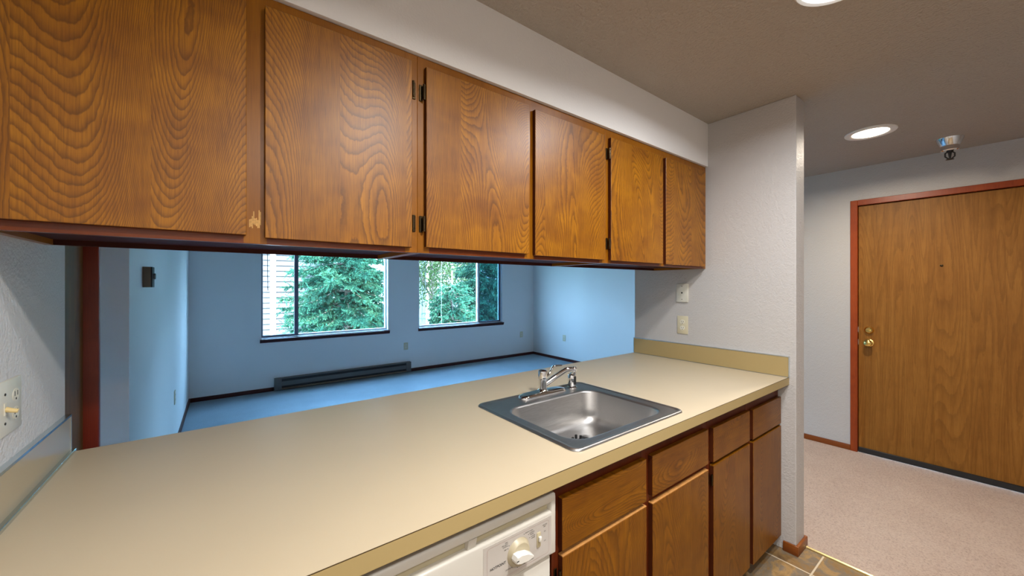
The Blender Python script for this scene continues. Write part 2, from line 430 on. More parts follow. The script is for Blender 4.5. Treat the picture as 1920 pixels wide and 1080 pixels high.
# ------------------------------------------------------------------ entry door
d = thing('door_1', dw(.32, 0, 0), 'oak veneer entry door with brass lock in red wood casing', 'door', kind='structure')
bm = new_bm(); dbox(bm, DY0, DY1-.003, .012, .055, .012, DZ-.004, .001, 1); obj('door_panel', bm, M['door_oak'], d, 'flat oak veneer leaf with tall cathedral grain')
bm = new_bm()
dbox(bm, DY1, DY1+.045, -.014, .10, 0, DZ+.045, .002, 1); dbox(bm, DY0-.045, DY0, -.014, .10, 0, DZ+.045, .002, 1); dbox(bm, DY0, DY1, -.014, .10, DZ, DZ+.045, .002, 1)
dbox(bm, DY1-.012, DY1, .056, .1, 0, DZ); dbox(bm, DY0, DY0+.012, .056, .1, 0, DZ); dbox(bm, DY0, DY1, .056, .1, DZ-.012, DZ)
obj('door_casing', bm, M['red_wood'], d, 'red stained wood casing')
bm = new_bm(); dbox(bm, DY0, DY1-.003, -.002, .012, .006, .048, .002, 1); obj('door_sweep', bm, M['black'], d, 'black rubber sweep along the bottom')
bm = new_bm(); p = dw(.709, .012, 1.029)
lathe(bm, [(.0, -.022), (.019, -.022), (.026, -.016), (.030, -.004), (.031, 0)], p, 'x', 28, cap0=False)
db = obj('deadbolt', bm, M['brass'], d, 'round brass deadbolt plate')
bm = new_bm(); box(bm, p.x-.030, p.x-.022, p.y-.017, p.y+.017, p.z-.005, p.z+.004, .002, 2); obj('thumb_turn', bm, M['brass'], db)
bm = new_bm(); p = dw(.709, .012, .925)
lathe(bm, [(.0, -.062), (.016, -.061), (.025, -.054), (.028, -.042), (.024, -.030), (.014, -.024), (.011, -.014), (.02, -.010), (.031, -.006), (.033, 0)], p, 'x', 28, cap0=False)
kb = obj('door_knob', bm, M['brass'], d, 'round brass knob')
bm = new_bm(); box(bm, p.x-.066, p.x-.061, p.y-.009, p.y+.009, p.z-.003, p.z+.003, .001, 1); obj('push_button', bm, M['brass'], kb)
bm = new_bm(); lathe(bm, [(.006, -.003), (.009, -.001), (.009, .002)], dw(.312, .012, 1.546), 'x', 16); obj('peephole', bm, M['bronze'], d)
bm = new_bm()
for z in (1.029, .925): dbox(bm, DY1-.0028, DY1+.001, .014, .03, z-.022, z+.022)
obj('strike_plate', bm, M['steel'], d)

# baseboards
def bboard(name, parts, mat, label):
    bm = new_bm()
    for p_ in parts: box(bm, *p_, .003, 2)
    return structure(name, bm, mat, label, 'baseboard')
bboard('baseboard_back', [(XWL+.014, .515, YW-.013, YW, 0, .05), (2.41, XWR-.014, YW-.013, YW, 0, .05)], M['red_wood_dark'], 'dark red baseboard along the far living room wall')
bboard('baseboard_right', [(XWR-.013, XWR, 2.02, YW-.0, 0, .05)], M['red_wood_dark'], 'dark red baseboard along the right living room wall')
bboard('baseboard_left', [(XWL, XWL+.013, 2.42, YW-.0, 0, .05)], M['red_wood_dark'], 'dark red baseboard along the left living room wall')
bboard('baseboard_partition', [(XE-.013, XE, YEND-.013, .727, 0, .05), (XE, XPH, YEND-.013, YEND, 0, .05), (XPH, XPH+.013, YEND-.013, YB, 0, .05)], M['base_wood'], 'orange brown baseboard wrapping the end of the stub wall')
bm = new_bm(); dbox(bm, DY1+.046, 1.88, -.013, 0, .004, .05, .003, 2)
structure('baseboard_entry', bm, M['base_wood'], 'orange brown baseboard left of the entry door', 'baseboard')

# left trim at the end of the kitchen wall
bm = new_bm(); box(bm, XL-.11, XL-.001, YB+.001, 1.822, 0, ZC-.001, .002, 1)
structure('trim_1', bm, M['dark_wood'], 'dark walnut jamb board at the left end of the counter', 'trim')
bm = new_bm(); box(bm, XL-.11, -.333, 1.824, 1.846, 0, ZC-.001, .004, 3)
structure('trim_2', bm, M['jamb_red'], 'red stained casing strip beside the dark walnut jamb', 'trim')
bm = new_bm()
prof = [(2.458, .0), (2.461, .006), (2.468, .009), (2.476, .006), (2.480, .003), (2.480, -.002), (2.458, -.002)]
prism(bm, prof, lambda p_: (p_[0], -1.55, p_[1]+.001), lambda p_: (p_[0], YEND-.014, p_[1]+.001))
structure('trim_3', bm, M['brass_pale'], 'gold metal threshold strip between tile and carpet', 'trim')

# ------------------------------------------------------------------ windows
def window(i, x0, x1, mull, slide_left):
    w = thing('window_%d' % i, ((x0+x1)/2, YW, WZ0), ['', 'left living room window with dark sliding sash at its left', 'right living room window with screened sash at its right'][i], 'window', kind='structure')
    ya, yb = YW+.075, YW+.125
    bm = new_bm(); f = .022
    box(bm, x0, x0+f, ya, yb, WZ0, WZ1); box(bm, x1-f, x1, ya, yb, WZ0, WZ1); box(bm, x0+f, x1-f, ya, yb, WZ0, WZ0+.03); box(bm, x0+f, x1-f, ya, yb, WZ1-.03, WZ1)
    if not slide_left: box(bm, mull-.018, mull+.012, ya-.004, yb, WZ0+.03, WZ1-.03, .002, 1)
    obj('window_frame', bm, M['white_frame'], w)
    sx0, sx1 = (x0+.004, mull+.012) if slide_left else (mull+.012, x1-.012)
    bm = new_bm(); s = .024; y0, y1 = ya-.016, ya+.012
    sl, sr = (.012, .05) if slide_left else (.008, .030)
    box(bm, sx0, sx0+sl, y0, y1, WZ0+.012, WZ1-.012); box(bm, sx1-sr, sx1, y0, y1, WZ0+.012, WZ1-.012)
    box(bm, sx0+sl, sx1-sr, y0, y1, WZ0+.012, WZ0+.012+s); box(bm, sx0+sl, sx1-sr, y0, y1, WZ1-.012-s, WZ1-.012)
    sa = obj('sash', bm, M['dark_frame'], w, 'dark framed sliding sash')
    bm = new_bm(); box(bm, sx0+sl-.002, sx1-sr+.002, ya-.001, ya+.001, WZ0+.034, WZ1-.034)
    obj('pane', bm, M['glass'] if slide_left else M['glass_screen'], sa, smooth_angle=0)
    px0, px1 = (mull+.012, x1-f) if slide_left else (x0+f, mull-.018)
    bm = new_bm(); box(bm, px0-.002, px1+.002, ya+.03, ya+.032, WZ0+.028, WZ1-.028)
    obj('pane', bm, M['glass'], w, smooth_angle=0)
    bm = new_bm()
    prof = [(0, .0), (-.026, .0), (-.032, -.004), (-.032, -.012), (-.026, -.020), (-.020, -.040), (-.012, -.050), (0, -.050)]
    prism(bm, prof, lambda p_: (x0-.016, YW+p_[0], WZ0-.004+p_[1]), lambda p_: (x1+.018, YW+p_[0], WZ0-.004+p_[1]))
    box(bm, x0+.0005, x1-.0005, YW-.01, YW+.02, WZ0-.004, WZ0+.001)
    obj('window_sill', bm, M['red_wood_dark'], w, 'dark red wood stool and apron')
    bm = new_bm(); box(bm, x0+.001, x1-.001, YW+.021, ya-.001, WZ0-.001, WZ0+.003); box(bm, x1-.004, x1-.0005, YW+.004, ya-.001, WZ0+.003, WZ1)
    obj('reveal', bm, M['white_frame'], w, 'white painted reveal')
    return w
window(1, *W[0], .80, True)
window(2, *W[1], 3.757, False)

# raised blinds: headrail and gathered slats up in the opening, wand and cord hanging down
for (x0, x1), wx, wz, lab, lift in ((W[0], .447, 1.33, 'raised blind in the left window, thin dark wand hanging at its left', 1.66), (W[1], 2.68, 1.23, 'raised blind in the right window, white wand hanging at its left', .80)):
    b = thing('window_blind', ((x0+x1)/2, YW+.035, 1.96), lab, 'blind', 'raised window blinds')
    bm = new_bm(); box(bm, x0+.01, x1-.01, YW+.015, YW+.055, 1.985, 2.027, .003, 1); obj('headrail', bm, M['blind'], b)
    bm = new_bm()
    for k in range(9): box(bm, x0+.014, x1-.014, YW+.018, YW+.052, 1.90+k*.009, 1.905+k*.009)
    obj('slat_stack', bm, M['blind'], b, smooth_angle=0)
    bm = new_bm(); tube(bm, [(wx, YW+.01, 1.985), (wx, YW+.012, 1.6), (wx+.002, YW+.012, wz)], .004 if wx < 1 else .0055, 8)
    obj('tilt_wand', bm, M['heater'] if wx < 1 else M['trimwhite'], b)
    bm = new_bm(); cx = x0+.06 if wx > 1 else x1-.07
    tube(bm, [(cx, YW+.02, 1.985), (cx+.002, YW+.02, 1.2), (cx-.004, YW+.02, lift if wx > 1 else .85)], .003, 6)
    obj('lift_cord', bm, M['trimwhite'], b)

def front(bm, a, b, z0, z1, y0, y1, top_dark=True):
    box(bm, a, b, y0, y1, z0, z1, .0012, 1, 0)
    bm.normal_update()
    for f in bm.faces:
        if abs(f.normal.x) > .8 or f.normal.z < -.8: f.material_index = 1
# ------------------------------------------------------------------ wall cabinets
YD0, YD1 = 1.118, 1.1355
def hinge(bm, x, z, side):
    """side -1: barrel left of the stile edge (door on the left), +1: door on the right"""
    tube(bm, [(x, YD0+.004, z-.024), (x, YD0+.004, z+.024)], .0042, 10)
    box(bm, min(x, x-side*.012), max(x, x-side*.012), YUF-.0035, YUF-.0008, z-.026, z+.026, .001, 1)
    for dz in (-.018, 0, .018): lathe(bm, [(.0048, -.002), (.0048, .002)], (x, YD0+.004, z+dz), 'z', 10)

units = [
    (XL+.001, .485, [(-.352, .041, 1.5185, 2.088, None), (.079, .461, 1.5145, 2.092, 'R')], 'wall cabinet at the left end of the row, largest in view, scuffed stile', 'L'),
    (.4854, 1.403, [(.508, .930, 1.5175, 2.090, 'L'), (.962, 1.382, 1.5135, 2.083, None)], 'middle wall cabinet of the row, above the sink', 'M'),
    (1.4034, XE-.001, [(1.424, 1.857, 1.5125, 2.083, 'L'), (1.886, 2.320, 1.510, 2.084, None)], 'wall cabinet at the right end of the row against the stub wall', 'R')]
for x0, x1, doors, lab, code in units:
    c = thing('wall_cabinet', ((x0+x1)/2, YUB, ZU0), lab, 'cabinet', 'oak wall cabinets above the counter')
    th = .016
    bm = new_bm()   # carcass: sides reach lower than the recessed bottom
    box(bm, x0, x0+th, YUF+.018, YUB, ZU0, ZU1); box(bm, x1-th, x1, YUF+.018, YUB, ZU0, ZU1)
    box(bm, x0+th, x1-th, YUB-.012, YUB, ZU0+.0312, ZU1); box(bm, x0+th, x1-th, YUF+.018, YUB-.012, ZU1-.016, ZU1)
    obj('carcass', bm, M['frame'], c, smooth_angle=0)
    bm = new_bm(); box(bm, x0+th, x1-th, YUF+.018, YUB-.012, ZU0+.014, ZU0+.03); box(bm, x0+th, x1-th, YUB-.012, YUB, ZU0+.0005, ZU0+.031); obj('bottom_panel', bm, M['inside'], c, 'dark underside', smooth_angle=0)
    bm = new_bm()
    xm = (doors[0][1]+doors[1][0])/2
    e0 = .02 if code != 'L' else .045; e1 = .02
    mats = [M['frame'], M['frame_h'], M['raw']]
    lo = .02 if code == 'L' else .021
    box(bm, x0, x0+(.04 if code != 'L' else .03), YUF, YUF+.018, ZU0, ZU1, .001, 1); box(bm, x1-.04, x1, YUF, YUF+.018, ZU0, ZU1, .001, 1)
    box(bm, xm-.024, xm+.024, YUF, YUF+.018, ZU0+.001, ZU1-.001)
    box(bm, x0+.03, x1-.04, YUF+.0004, YUF+.018, ZU0, ZU0+.035, 0, 1, 1); box(bm, x0+.03, x1-.04, YUF+.0004, YUF+.018, ZU1-.05, ZU1, 0, 1, 0)
    if code == 'L':  # scuffed bare patch on the stile
        rnd = random.Random(4)
        for k in range(9):
            xx = .047 + k*.0028; a = 1.537 + rnd.random()*.012; b = 1.556 + rnd.random()*.03
            box(bm, xx, xx+.0024, YUF-.0003, YUF+.001, a, b, 0, 1, 2)
    if code == 'M':
        box(bm, .936, .943, YUF-.0003, YUF+.001, 1.527, 1.548, 0, 1, 2)
    obj('face_frame', bm, mats, c, smooth_angle=20)
    for (a, b, z0, z1, hs) in doors:
        bm = new_bm(); front(bm, a, b, z0, z1, YD0, YD1)
        dr = obj('door', bm, [M['oak_v'], M['edge_dark']], c)
        if hs:
            for z in (2.008, 1.591):
                bm = new_bm(); hinge(bm, a-.006 if hs == 'L' else b+.005, z, 1 if hs == 'L' else -1)
                obj('hinge', bm, M['bronze'], dr, 'dark bronze hinge')

# ------------------------------------------------------------------ base cabinets
YBF = .753                       # face frame front
YP0, YP1 = .735, .7524           # overlay fronts
ZB0, ZB1 = .07, ZT-.0392
base = [
    (.7065, 1.5695, [(.729, 1.121, (.675, .817), (.088, .660)), (1.157, 1.549, (.678, .817), (.086, .655))], 'base cabinet under the sink beside the white dishwasher'),
    (1.5700, XE-.001, [(1.593, 1.949, (.672, .812), (.080, .658)), (1.987, 2.346, (.668, .808), (.075, .655))], 'base cabinet at the right end of the counter against the stub wall')]
for bi, (x0, x1, cols_, lab) in enumerate(base):
    c = thing('base_cabinet', ((x0+x1)/2, 1.1, 0), lab, 'cabinet', 'oak base cabinets under the counter')
    bm = new_bm()
    yb = 1.438
    box(bm, x0, x0+.016, YBF+.018, yb, ZB0, ZB1); box(bm, x1-.016, x1, YBF+.018, yb, ZB0, ZB1)
    box(bm, x0+.016, x1-.016, yb-.008, yb, ZB0, ZB1); box(bm, x0+.016, x1-.016, YBF+.018, yb-.008, ZB0, ZB0+.016)
    obj('carcass', bm, M['frame'], c, smooth_angle=0)
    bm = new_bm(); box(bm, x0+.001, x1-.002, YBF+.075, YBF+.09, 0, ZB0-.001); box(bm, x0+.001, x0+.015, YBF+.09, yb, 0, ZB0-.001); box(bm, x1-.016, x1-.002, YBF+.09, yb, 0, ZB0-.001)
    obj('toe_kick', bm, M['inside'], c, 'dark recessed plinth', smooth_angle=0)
    bm = new_bm(); xm = (cols_[0][1]+cols_[1][0])/2
    box(bm, x0, x0+.04, YBF, YBF+.018, ZB0, ZB1, .001, 1); box(bm, x1-.04, x1, YBF, YBF+.018, ZB0, ZB1, .001, 1)
    box(bm, xm-.024, xm+.024, YBF, YBF+.018, ZB0+.001, ZB1-.001)
    for z0, z1 in ((ZB0, ZB0+.04), (.64, .69), (ZB1-.09, ZB1)): box(bm, x0+.03, x1-.03, YBF+.0004, YBF+.018, z0, z1, 0, 1, 1)
    obj('face_frame', bm, [M['frame_shaded'], M['frame_shaded']], c, 'face frame, coloured dark red brown for the shade between the fronts', smooth_angle=20)
    for a, b, (dz0, dz1), (oz0, oz1) in cols_:
        bm = new_bm(); front(bm, a, b, dz0, dz1, YP0, YP1); obj('drawer_front', bm, [M['oak_h'], M['edge_dark']], c)
        bm = new_bm(); front(bm, a+.001, b+.001, oz0, oz1-.003, YP0, YP1)
        dr = obj('door', bm, [M['oak_low'], M['edge_dark']], c)
        bm = new_bm(); box(bm, a+.001, b+.001, YP0+.0002, YP1, oz1-.0029, oz1, .0004, 1); obj('top_edge', bm, M['raw_dim'] if a < 1.5 else M['oak_low'], dr, 'pale worn top edge' if a < 1.5 else None)
    if True:
        doors_ = [o for o in bpy.data.objects if o.parent == c and o.name.startswith('door')]
        hx = [(cols_[0][0]-.006, doors_[0])] + ([(cols_[1][0]-.006, doors_[1])] if False else [])
        for x, dd in hx:
            for z in (.60, .15):
                bm = new_bm()
                tube(bm, [(x, YP0+.004, z-.022), (x, YP0+.004, z+.022)], .004, 10)
                box(bm, x-.011, x, YBF-.0035, YBF-.0008, z-.024, z+.024, .001, 1)
                obj('hinge', bm, M['bronze'], dd, 'dark bronze hinge')

# ------------------------------------------------------------------ countertop with sink cut-out
SX0, SX1, SY0, SY1 = .799, 1.399, .750, 1.296
ct = thing('countertop', ((XL+XE)/2, (YF+YB)/2, ZT-.038), 'long almond laminate countertop running under the wall cabinets', 'countertop')
bm = new_bm()
gx = [XL+.001, SX0+.02, SX1-.02, XE-.0005]; gy = [YF+.002, SY0+.02, SY1-.02, YB]
grid = {}
for k, z in enumerate((ZT-.038, ZT)):
    for i, x in enumerate(gx):
        for j, y in enumerate(gy): grid[i, j, k] = bm.verts.new((x, y, z))
for i in range(3):
    for j in range(3):
        if (i, j) == (1, 1): continue
        bm.faces.new((grid[i,j,1], grid[i+1,j,1], grid[i+1,j+1,1], grid[i,j+1,1])); bm.faces.new((grid[i,j,0], grid[i,j+1,0], grid[i+1,j+1,0], grid[i+1,j,0]))
def side(a, b): bm.faces.new((grid[a[0],a[1],0], grid[b[0],b[1],0], grid[b[0],b[1],1], grid[a[0],a[1],1]))
for i in range(3): side((i,0),(i+1,0)); side((i,3),(i+1,3)); side((0,i),(0,i+1)); side((3,i),(3,i+1))
side((1,1),(2,1)); side((1,2),(2,2)); side((1,1),(1,2)); side((2,1),(2,2))
obj('slab', bm, M['counter'], ct, smooth_angle=0)
bm = new_bm(); box(bm, XL+.001, XE-.0005, YF, YF+.0018, ZT-.0381, ZT-.0012); obj('front_edge', bm, M['counter_shaded'], ct, 'front edge, coloured darker tan for its shading', smooth_angle=0)
bm = new_bm(); box(bm, XL+.001, XE-.0005, YF+.0003, YF+.0019, ZT-.0013, ZT+.0001); obj('edge_seam', bm, M['seam'], ct, 'thin dark seam line', smooth_angle=0)
bm = new_bm(); box(bm, XL+.001, XE-.0005, YF+.0003, YF+.02, ZT-.0391, ZT-.0381); obj('under_edge', bm, M['seam'], ct, smooth_angle=0)

def splash(xa, xb, lab, near):
    s = thing('backsplash', ((xa+xb)/2, 1.17, ZT), lab, 'backsplash', 'almond backsplash strips at both ends of the counter')
    y0 = YF if not near else -.45
    bm = new_bm(); box(bm, xa, xb, y0, YB-.004, ZT+.0006, 1.0225, .0008, 1); obj('panel', bm, M['counter_shaded'] if not near else M['splash_l'], s)
    bm = new_bm(); e = .0015
    xin = xa if not near else xb
    sgn = -1 if not near else 1
    a, b = sorted((xin, xin + sgn*e)); w1 = .0045 if not near else .007
    box(bm, min(xa, a), max(xb, b), y0, YB-.004, 1.0226, 1.0226+.0022)              # top
    box(bm, a, b, y0, YB-.004, 1.0226-.002 if not near else 1.0226-.004, 1.0226)
    box(bm, *sorted((xin+sgn*.0001, xin+sgn*(.004 if not near else .011))), y0, YB-.004, ZT+.0004, ZT+(.004 if not near else .010), .001, 1)  # cove along the counter
    box(bm, min(xa, a), max(xb, b), YB-.004, YB-.001, ZT+.0005, 1.0248)              # far end
    if not near: box(bm, min(xa, a), max(xb, b), y0-.003, y0, ZT+.0005, 1.0248)
    obj('metal_edging', bm, M['alu'], s, 'thin bright metal edging', smooth_angle=0)
t = NT('glossy_backsplash'); t.bsdf(t.ramp(t.noise(t.pos(), 3), [(0,(.44,.36,.24)),(1,(.46,.38,.26))]), .22, 0, .6); M['splash_l'] = t.m
splash(XE-.013, XE-.0006, 'low tan backsplash strip along the stub wall at the right', False)
splash(XL+.0006, XL+.012, 'low glossy backsplash strip along the left kitchen wall', True)

# ------------------------------------------------------------------ sink
s = thing('sink', ((SX0+SX1)/2, (SY0+SY1)/2, ZT), 'stainless steel drop-in kitchen sink set into the countertop', 'sink')
bm = new_bm()
def ring(x0, x1, y0, y1, r, z): return [(x, y, z) for x, y in rrect(x0, x1, y0, y1, r)]
bx0, bx1, by0, by1 = .852, 1.340, .800, 1.170
rim = [ring(SX0, SX1, SY0, SY1, .030, ZT+.0008), ring(SX0+.001, SX1-.001, SY0+.001, SY1-.001, .030, ZT+.005), ring(SX0+.005, SX1-.005, SY0+.005, SY1-.005, .028, ZT+.0075),
       ring(SX0+.011, SX1-.011, SY0+.011, SY1-.011, .026, ZT+.0072), ring(SX0+.014, SX1-.014, SY0+.014, SY1-.014, .025, ZT+.0045), ring(SX0+.020, SX1-.020, SY0+.020, SY1-.020, .024, ZT+.0042),
       ring(bx0-.010, bx1+.010, by0-.010, by1+.010, .078, ZT+.0048), ring(bx0-.004, bx1+.004, by0-.004, by1+.004, .074, ZT+.0040), ring(bx0, bx1, by0, by1, .070, ZT-.001)]
loops(bm, rim)
obj('rim', bm, M['steel'], s, smooth_angle=50)
bm = new_bm(); D = .135
bowl = [ring(bx0, bx1, by0, by1, .070, ZT-.001)]
for k in range(1, 6):
    q = .018*k/5; bowl.append(ring(bx0+q, bx1-q, by0+q, by1-q, .070, ZT-.001-(D-.05)*k/5))
for k in range(1, 9):
    a = R(90*k/8); q = .018 + .05*(1-math.cos(a)); bowl.append(ring(bx0+q, bx1-q, by0+q, by1-q, max(.02, .070-.03*k/8), ZT-.001-(D-.05)-.05*math.sin(a)))
zb = ZT-.001-D
dcx, dcy = 1.128, 1.040
n = len(bowl[-1]);
def toward(fr, z):
    out = []
    for x, y, _ in bowl[-1 if len(bowl) <= 14 else 13]:
        a = math.atan2(y-dcy, x-dcx); out.append((x*(1-fr)+(dcx+.058*math.cos(a))*fr, y*(1-fr)+(dcy+.058*math.sin(a))*fr, z))
    return out
bowl += [toward(.33, zb-.002), toward(.66, zb-.004), toward(.97, zb-.006), toward(1.0, zb-.008)]
loops(bm, bowl)
obj('bowl', bm, M['steel'], s, smooth_angle=60)
bm = new_bm(); lathe(bm, [(.0585, -.006), (.055, -.004), (.048, -.006), (.042, -.014)], (dcx, dcy, zb), 'z', 32, cap0=False, cap1=False)
dr = obj('drain', bm, M['black'], s, 'black drain flange')
bm = new_bm(); lathe(bm, [(.044, -.016), (.042, -.010), (.012, -.008), (.0, -.008)], (dcx, dcy, zb), 'z', 24, cap1=False)
for k in range(10):
    a = 2*PI*k/10; box(bm, dcx+.03*math.cos(a)-.004, dcx+.03*math.cos(a)+.004, dcy+.03*math.sin(a)-.004, dcy+.03*math.sin(a)+.004, zb-.011, zb+.005+.003*(k%3), .001, 1)
obj('splash_guard', bm, M['black'], dr)

# ------------------------------------------------------------------ faucet and sprayer
ZD = ZT+.0046
fx_, fy_ = 1.108, 1.238
f = thing('faucet', (fx_, fy_, ZD), 'chrome single lever kitchen faucet standing on the sink deck', 'faucet')
bm = new_bm()
def stadium(hw, hd, z): return [(fx_ + x, fy_ + y, z) for x, y in rrect(-hw, hw, -hd, hd, hd*.98, 10)]
loops(bm, [stadium(.128, .029, ZD), stadium(.128, .029, ZD+.006), stadium(.122, .026, ZD+.013), stadium(.100, .021, ZD+.017), stadium(.04, .018, ZD+.019)], cap0=True, cap1=True)
obj('base_plate', bm, M['chrome'], f, smooth_angle=50)
bm = new_bm(); lathe(bm, [(.024, ZD+.018), (.022, ZD+.022), (.0175, ZD+.026), (.0175, ZD+.067), (.0185, ZD+.068), (.0205, ZD+.070), (.0205, ZD+.096), (.019, ZD+.104), (.012, ZD+.109), (.0, ZD+.110)], (fx_, fy_, 0), 'z', 32, cap1=False)
obj('body', bm, M['chrome'], f)
bm = new_bm(); tube(bm, [(fx_+.012, fy_-.002, ZD+.075), (fx_+.030, fy_-.004, ZD+.083), (fx_+.045, fy_-.004, ZD+.100), (fx_+.058, fy_-.005, ZD+.117), (fx_+.075, fy_-.006, ZD+.1175), (fx_+.105, fy_-.010, ZD+.1155)], [.006,.006,.0055,.0052,.006,.0045], 12, flat=.75)
obj('lever', bm, M['chrome'], f)
bm = new_bm(); tip = Vector((1.262, 1.196, 1.018))
P0 = Vector((fx_+.008, fy_-.004, ZD+.044)); pts = [P0]
d_ = tip - P0
for q, lift in ((.2, .005), (.4, .010), (.58, .014), (.72, .0155), (.84, .010), (.94, .004), (1.0, 0)): pts.append(P0 + d_*q + Vector((0,0,lift)))
tube(bm, pts, [.011,.0115,.0115,.0112,.011,.0105,.010,.010], 16)
sp_ = obj('spout', bm, M['chrome'], f)
bm = new_bm(); lathe(bm, [(.0, .012), (.008, .0105), (.012, .004), (.012, -.004), (.0095, -.010), (.0095, -.014), (.0115, -.016), (.0115, -.024), (.0, -.024)], tip, 'z', 24, cap0=False, cap1=False)
obj('aerator', bm, M['chrome'], sp_)
sx_, sy_ = 1.289, 1.238
sp = thing('side_sprayer', (sx_, sy_, ZD), 'chrome side sprayer standing on the sink deck right of the faucet', 'sprayer')
bm = new_bm(); lathe(bm, [(.0235, ZD), (.0235, ZD+.004), (.0195, ZD+.008), (.017, ZD+.009)], (sx_, sy_, 0), 'z', 28); obj('collar', bm, M['chrome'], sp)
bm = new_bm(); lathe(bm, [(.0165, ZD+.0095), (.0185, ZD+.013), (.0195, ZD+.04), (.019, ZD+.058), (.0165, ZD+.063), (.010, ZD+.066), (.009, ZD+.071), (.0, ZD+.072)], (sx_, sy_, 0), 'z', 28, cap1=False); obj('spray_head', bm, M['chrome'], sp)
bm = new_bm(); box(bm, sx_-.006, sx_+.008, sy_-.0215, sy_-.016, ZD+.018, ZD+.056, .002, 2); obj('trigger', bm, M['black'], sp)

# ------------------------------------------------------------------ dishwasher
DX0, DX1 = .107, .7055
w = thing('dishwasher', ((DX0+DX1)/2, 1.05, 0), 'white dishwasher with dial control panel under the counter', 'dishwasher')
yf = .735
bm = new_bm(); box(bm, DX0, DX1, yf+.03, 1.42, .10, ZB1-.012, .003, 1); obj('tub', bm, M['heater'], w)
bm = new_bm(); box(bm, DX0+.012, DX1-.014, yf+.008, yf+.029, .11, .677, .004, 2); obj('lower_panel', bm, M['enamel'], w)
bm = new_bm(); box(bm, DX0+.02, DX1-.02, yf+.06, yf+.075, .004, .10); obj('kick_plate', bm, M['black'], w)
bm = new_bm()   # console: rounded frame around the handle recess
zt, zbm = .843, .682
box(bm, DX0, DX1, yf, yf+.029, .8195, zt, .006, 3)            # top rail
box(bm, DX1-.017, DX1, yf+.0004, yf+.029, zbm, .836, .004, 3); box(bm, DX0, DX0+.017, yf+.0004, yf+.029, zbm, .836, .004, 3)
box(bm, DX0+.012, DX1-.012, yf+.0002, yf+.029, zbm, .797, .005, 3)        # lower body
obj('console', bm, M['enamel'], w)
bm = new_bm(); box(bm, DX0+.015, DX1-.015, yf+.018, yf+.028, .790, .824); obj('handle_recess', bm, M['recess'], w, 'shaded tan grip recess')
bm = new_bm(); lx = .446
prism(bm, [(0, .822), (0, .789), (.006, .786), (.012, .790), (.024, .822)], lambda p_: (lx-.011, yf+.017-p_[0]*.75, p_[1]), lambda p_: (lx+.011, yf+.017-p_[0]*.75, p_[1])); obj('latch', bm, M['enamel'], w)
bm = new_bm(); px0, px1, pz0, pz1 = .474, .6865, .6895, .788
def tx(x, z, d_=0): return (x, yf-.0006-d_, z)
box(bm, px0, px1, yf-.0006, yf+.004, pz0, pz1)
pl = obj('control_plate', bm, M['enamel_panel'], w, 'pale grey control overlay', smooth_angle=0)
bm = new_bm()
a_ = rrect(px0+.010, px1-.008, pz0+.006, pz1-.006, .008, 6); b_ = rrect(px0+.0108, px1-.0088, pz0+.0068, pz1-.0068, .0074, 6)
va = [bm.verts.new(tx(x, z, .0003)) for x, z in a_]; vb = [bm.verts.new(tx(x, z, .0003)) for x, z in b_]
for k in range(len(va)): bm.faces.new((va[k], va[(k+1) % len(va)], vb[(k+1) % len(vb)], vb[k]))
obj('border_line', bm, M['line'], pl, 'fine pinkish border line', smooth_angle=0, fix=False)
kx, kz = .577, .7385
bm = new_bm()
def T(s_, size, x, z, al='LEFT', shear=0, bold=0): text_into(bm, s_, size, lambda u, v_: tx(x+u, z+v_, .0004), 0, shear, al, bold)
def lettering(name, items, dots=()):
    global bm
    bm = new_bm()
    for it in items: T(*it[:4], **(it[4] if len(it) > 4 else {}))
    for x, z in dots:
        vs = [bm.verts.new(tx(x+.0011*math.cos(2*PI*k/10), z+.0011*math.sin(2*PI*k/10), .0004)) for k in range(10)]; bm.faces.new(vs)
    obj(name, bm, M['ink'], pl, 'black printed lettering', smooth_angle=0, fix=False)
bm.free()
rr_ = dict(al='RIGHT'); cc_ = dict(al='CENTER')
lettering('brand_lettering', [('HOTPOINT', .0090, .4915, .7275, dict(shear=.18, bold=.0002))])
lettering('option_lettering', [('DRY', .0042, .5445, .7745, rr_), ('PRE-HEAT', .0042, .5445, .7700, rr_), ('OPTION', .0042, .5445, .7655, rr_)], [(.5480, .7655)])
lettering('off_lettering', [('OFF', .0042, .5405, .7580, rr_)], [(.5440, .7595)])
lettering('drying_lettering', [('DRYING', .0042, .5530, .7080, rr_)], [(.5565, .7095)])
lettering('cycle_lettering', [('HEAVY WASH', .0042, .5975, .7745), ('NORMAL', .0042, .6120, .7690), ('WASH', .0042, .6140, .7645), ('WATER', .0042, .6165, .7585), ('SAVER', .0042, .6185, .7540)], [(.5945, .7750), (.6090, .7685), (.6130, .7590)])
lettering('rinse_lettering', [('RINSE ONLY', .0042, .5770, .7010, dict(bold=.0001)), ('CANCEL / RESET', .0032, .6030, .7013)], [(.5735, .7020)])
lettering('switch_lettering', [('HEATED', .0042, .664, .7715, cc_), ('DRY', .0042, .664, .7670, cc_), ('ON', .0042, .664, .7545, cc_)])
lettering('switch_off_lettering', [('OFF', .0042, .664, .7300, cc_)])
bm = new_bm(); lathe(bm, [(.0, -.0115), (.026, -.0112), (.029, -.009), (.0335, -.001), (.0345, 0)], (kx, yf-.0008, kz), 'y', 40, cap0=False); dial = obj('dial', bm, M['dial'], w, 'round tan dial skirt')
bm = new_bm()
pr = [(-.030, -.002), (-.027, .0075), (-.015, .0105), (.008, .009), (.027, .001), (.029, -.002), (.010, -.009), (-.015, -.0105), (-.027, -.0085)]
rt = R(10)
pr = [(x*math.cos(rt)+z*math.sin(rt)*1, -x*math.sin(rt)+z*math.cos(rt)) for x, z in pr]
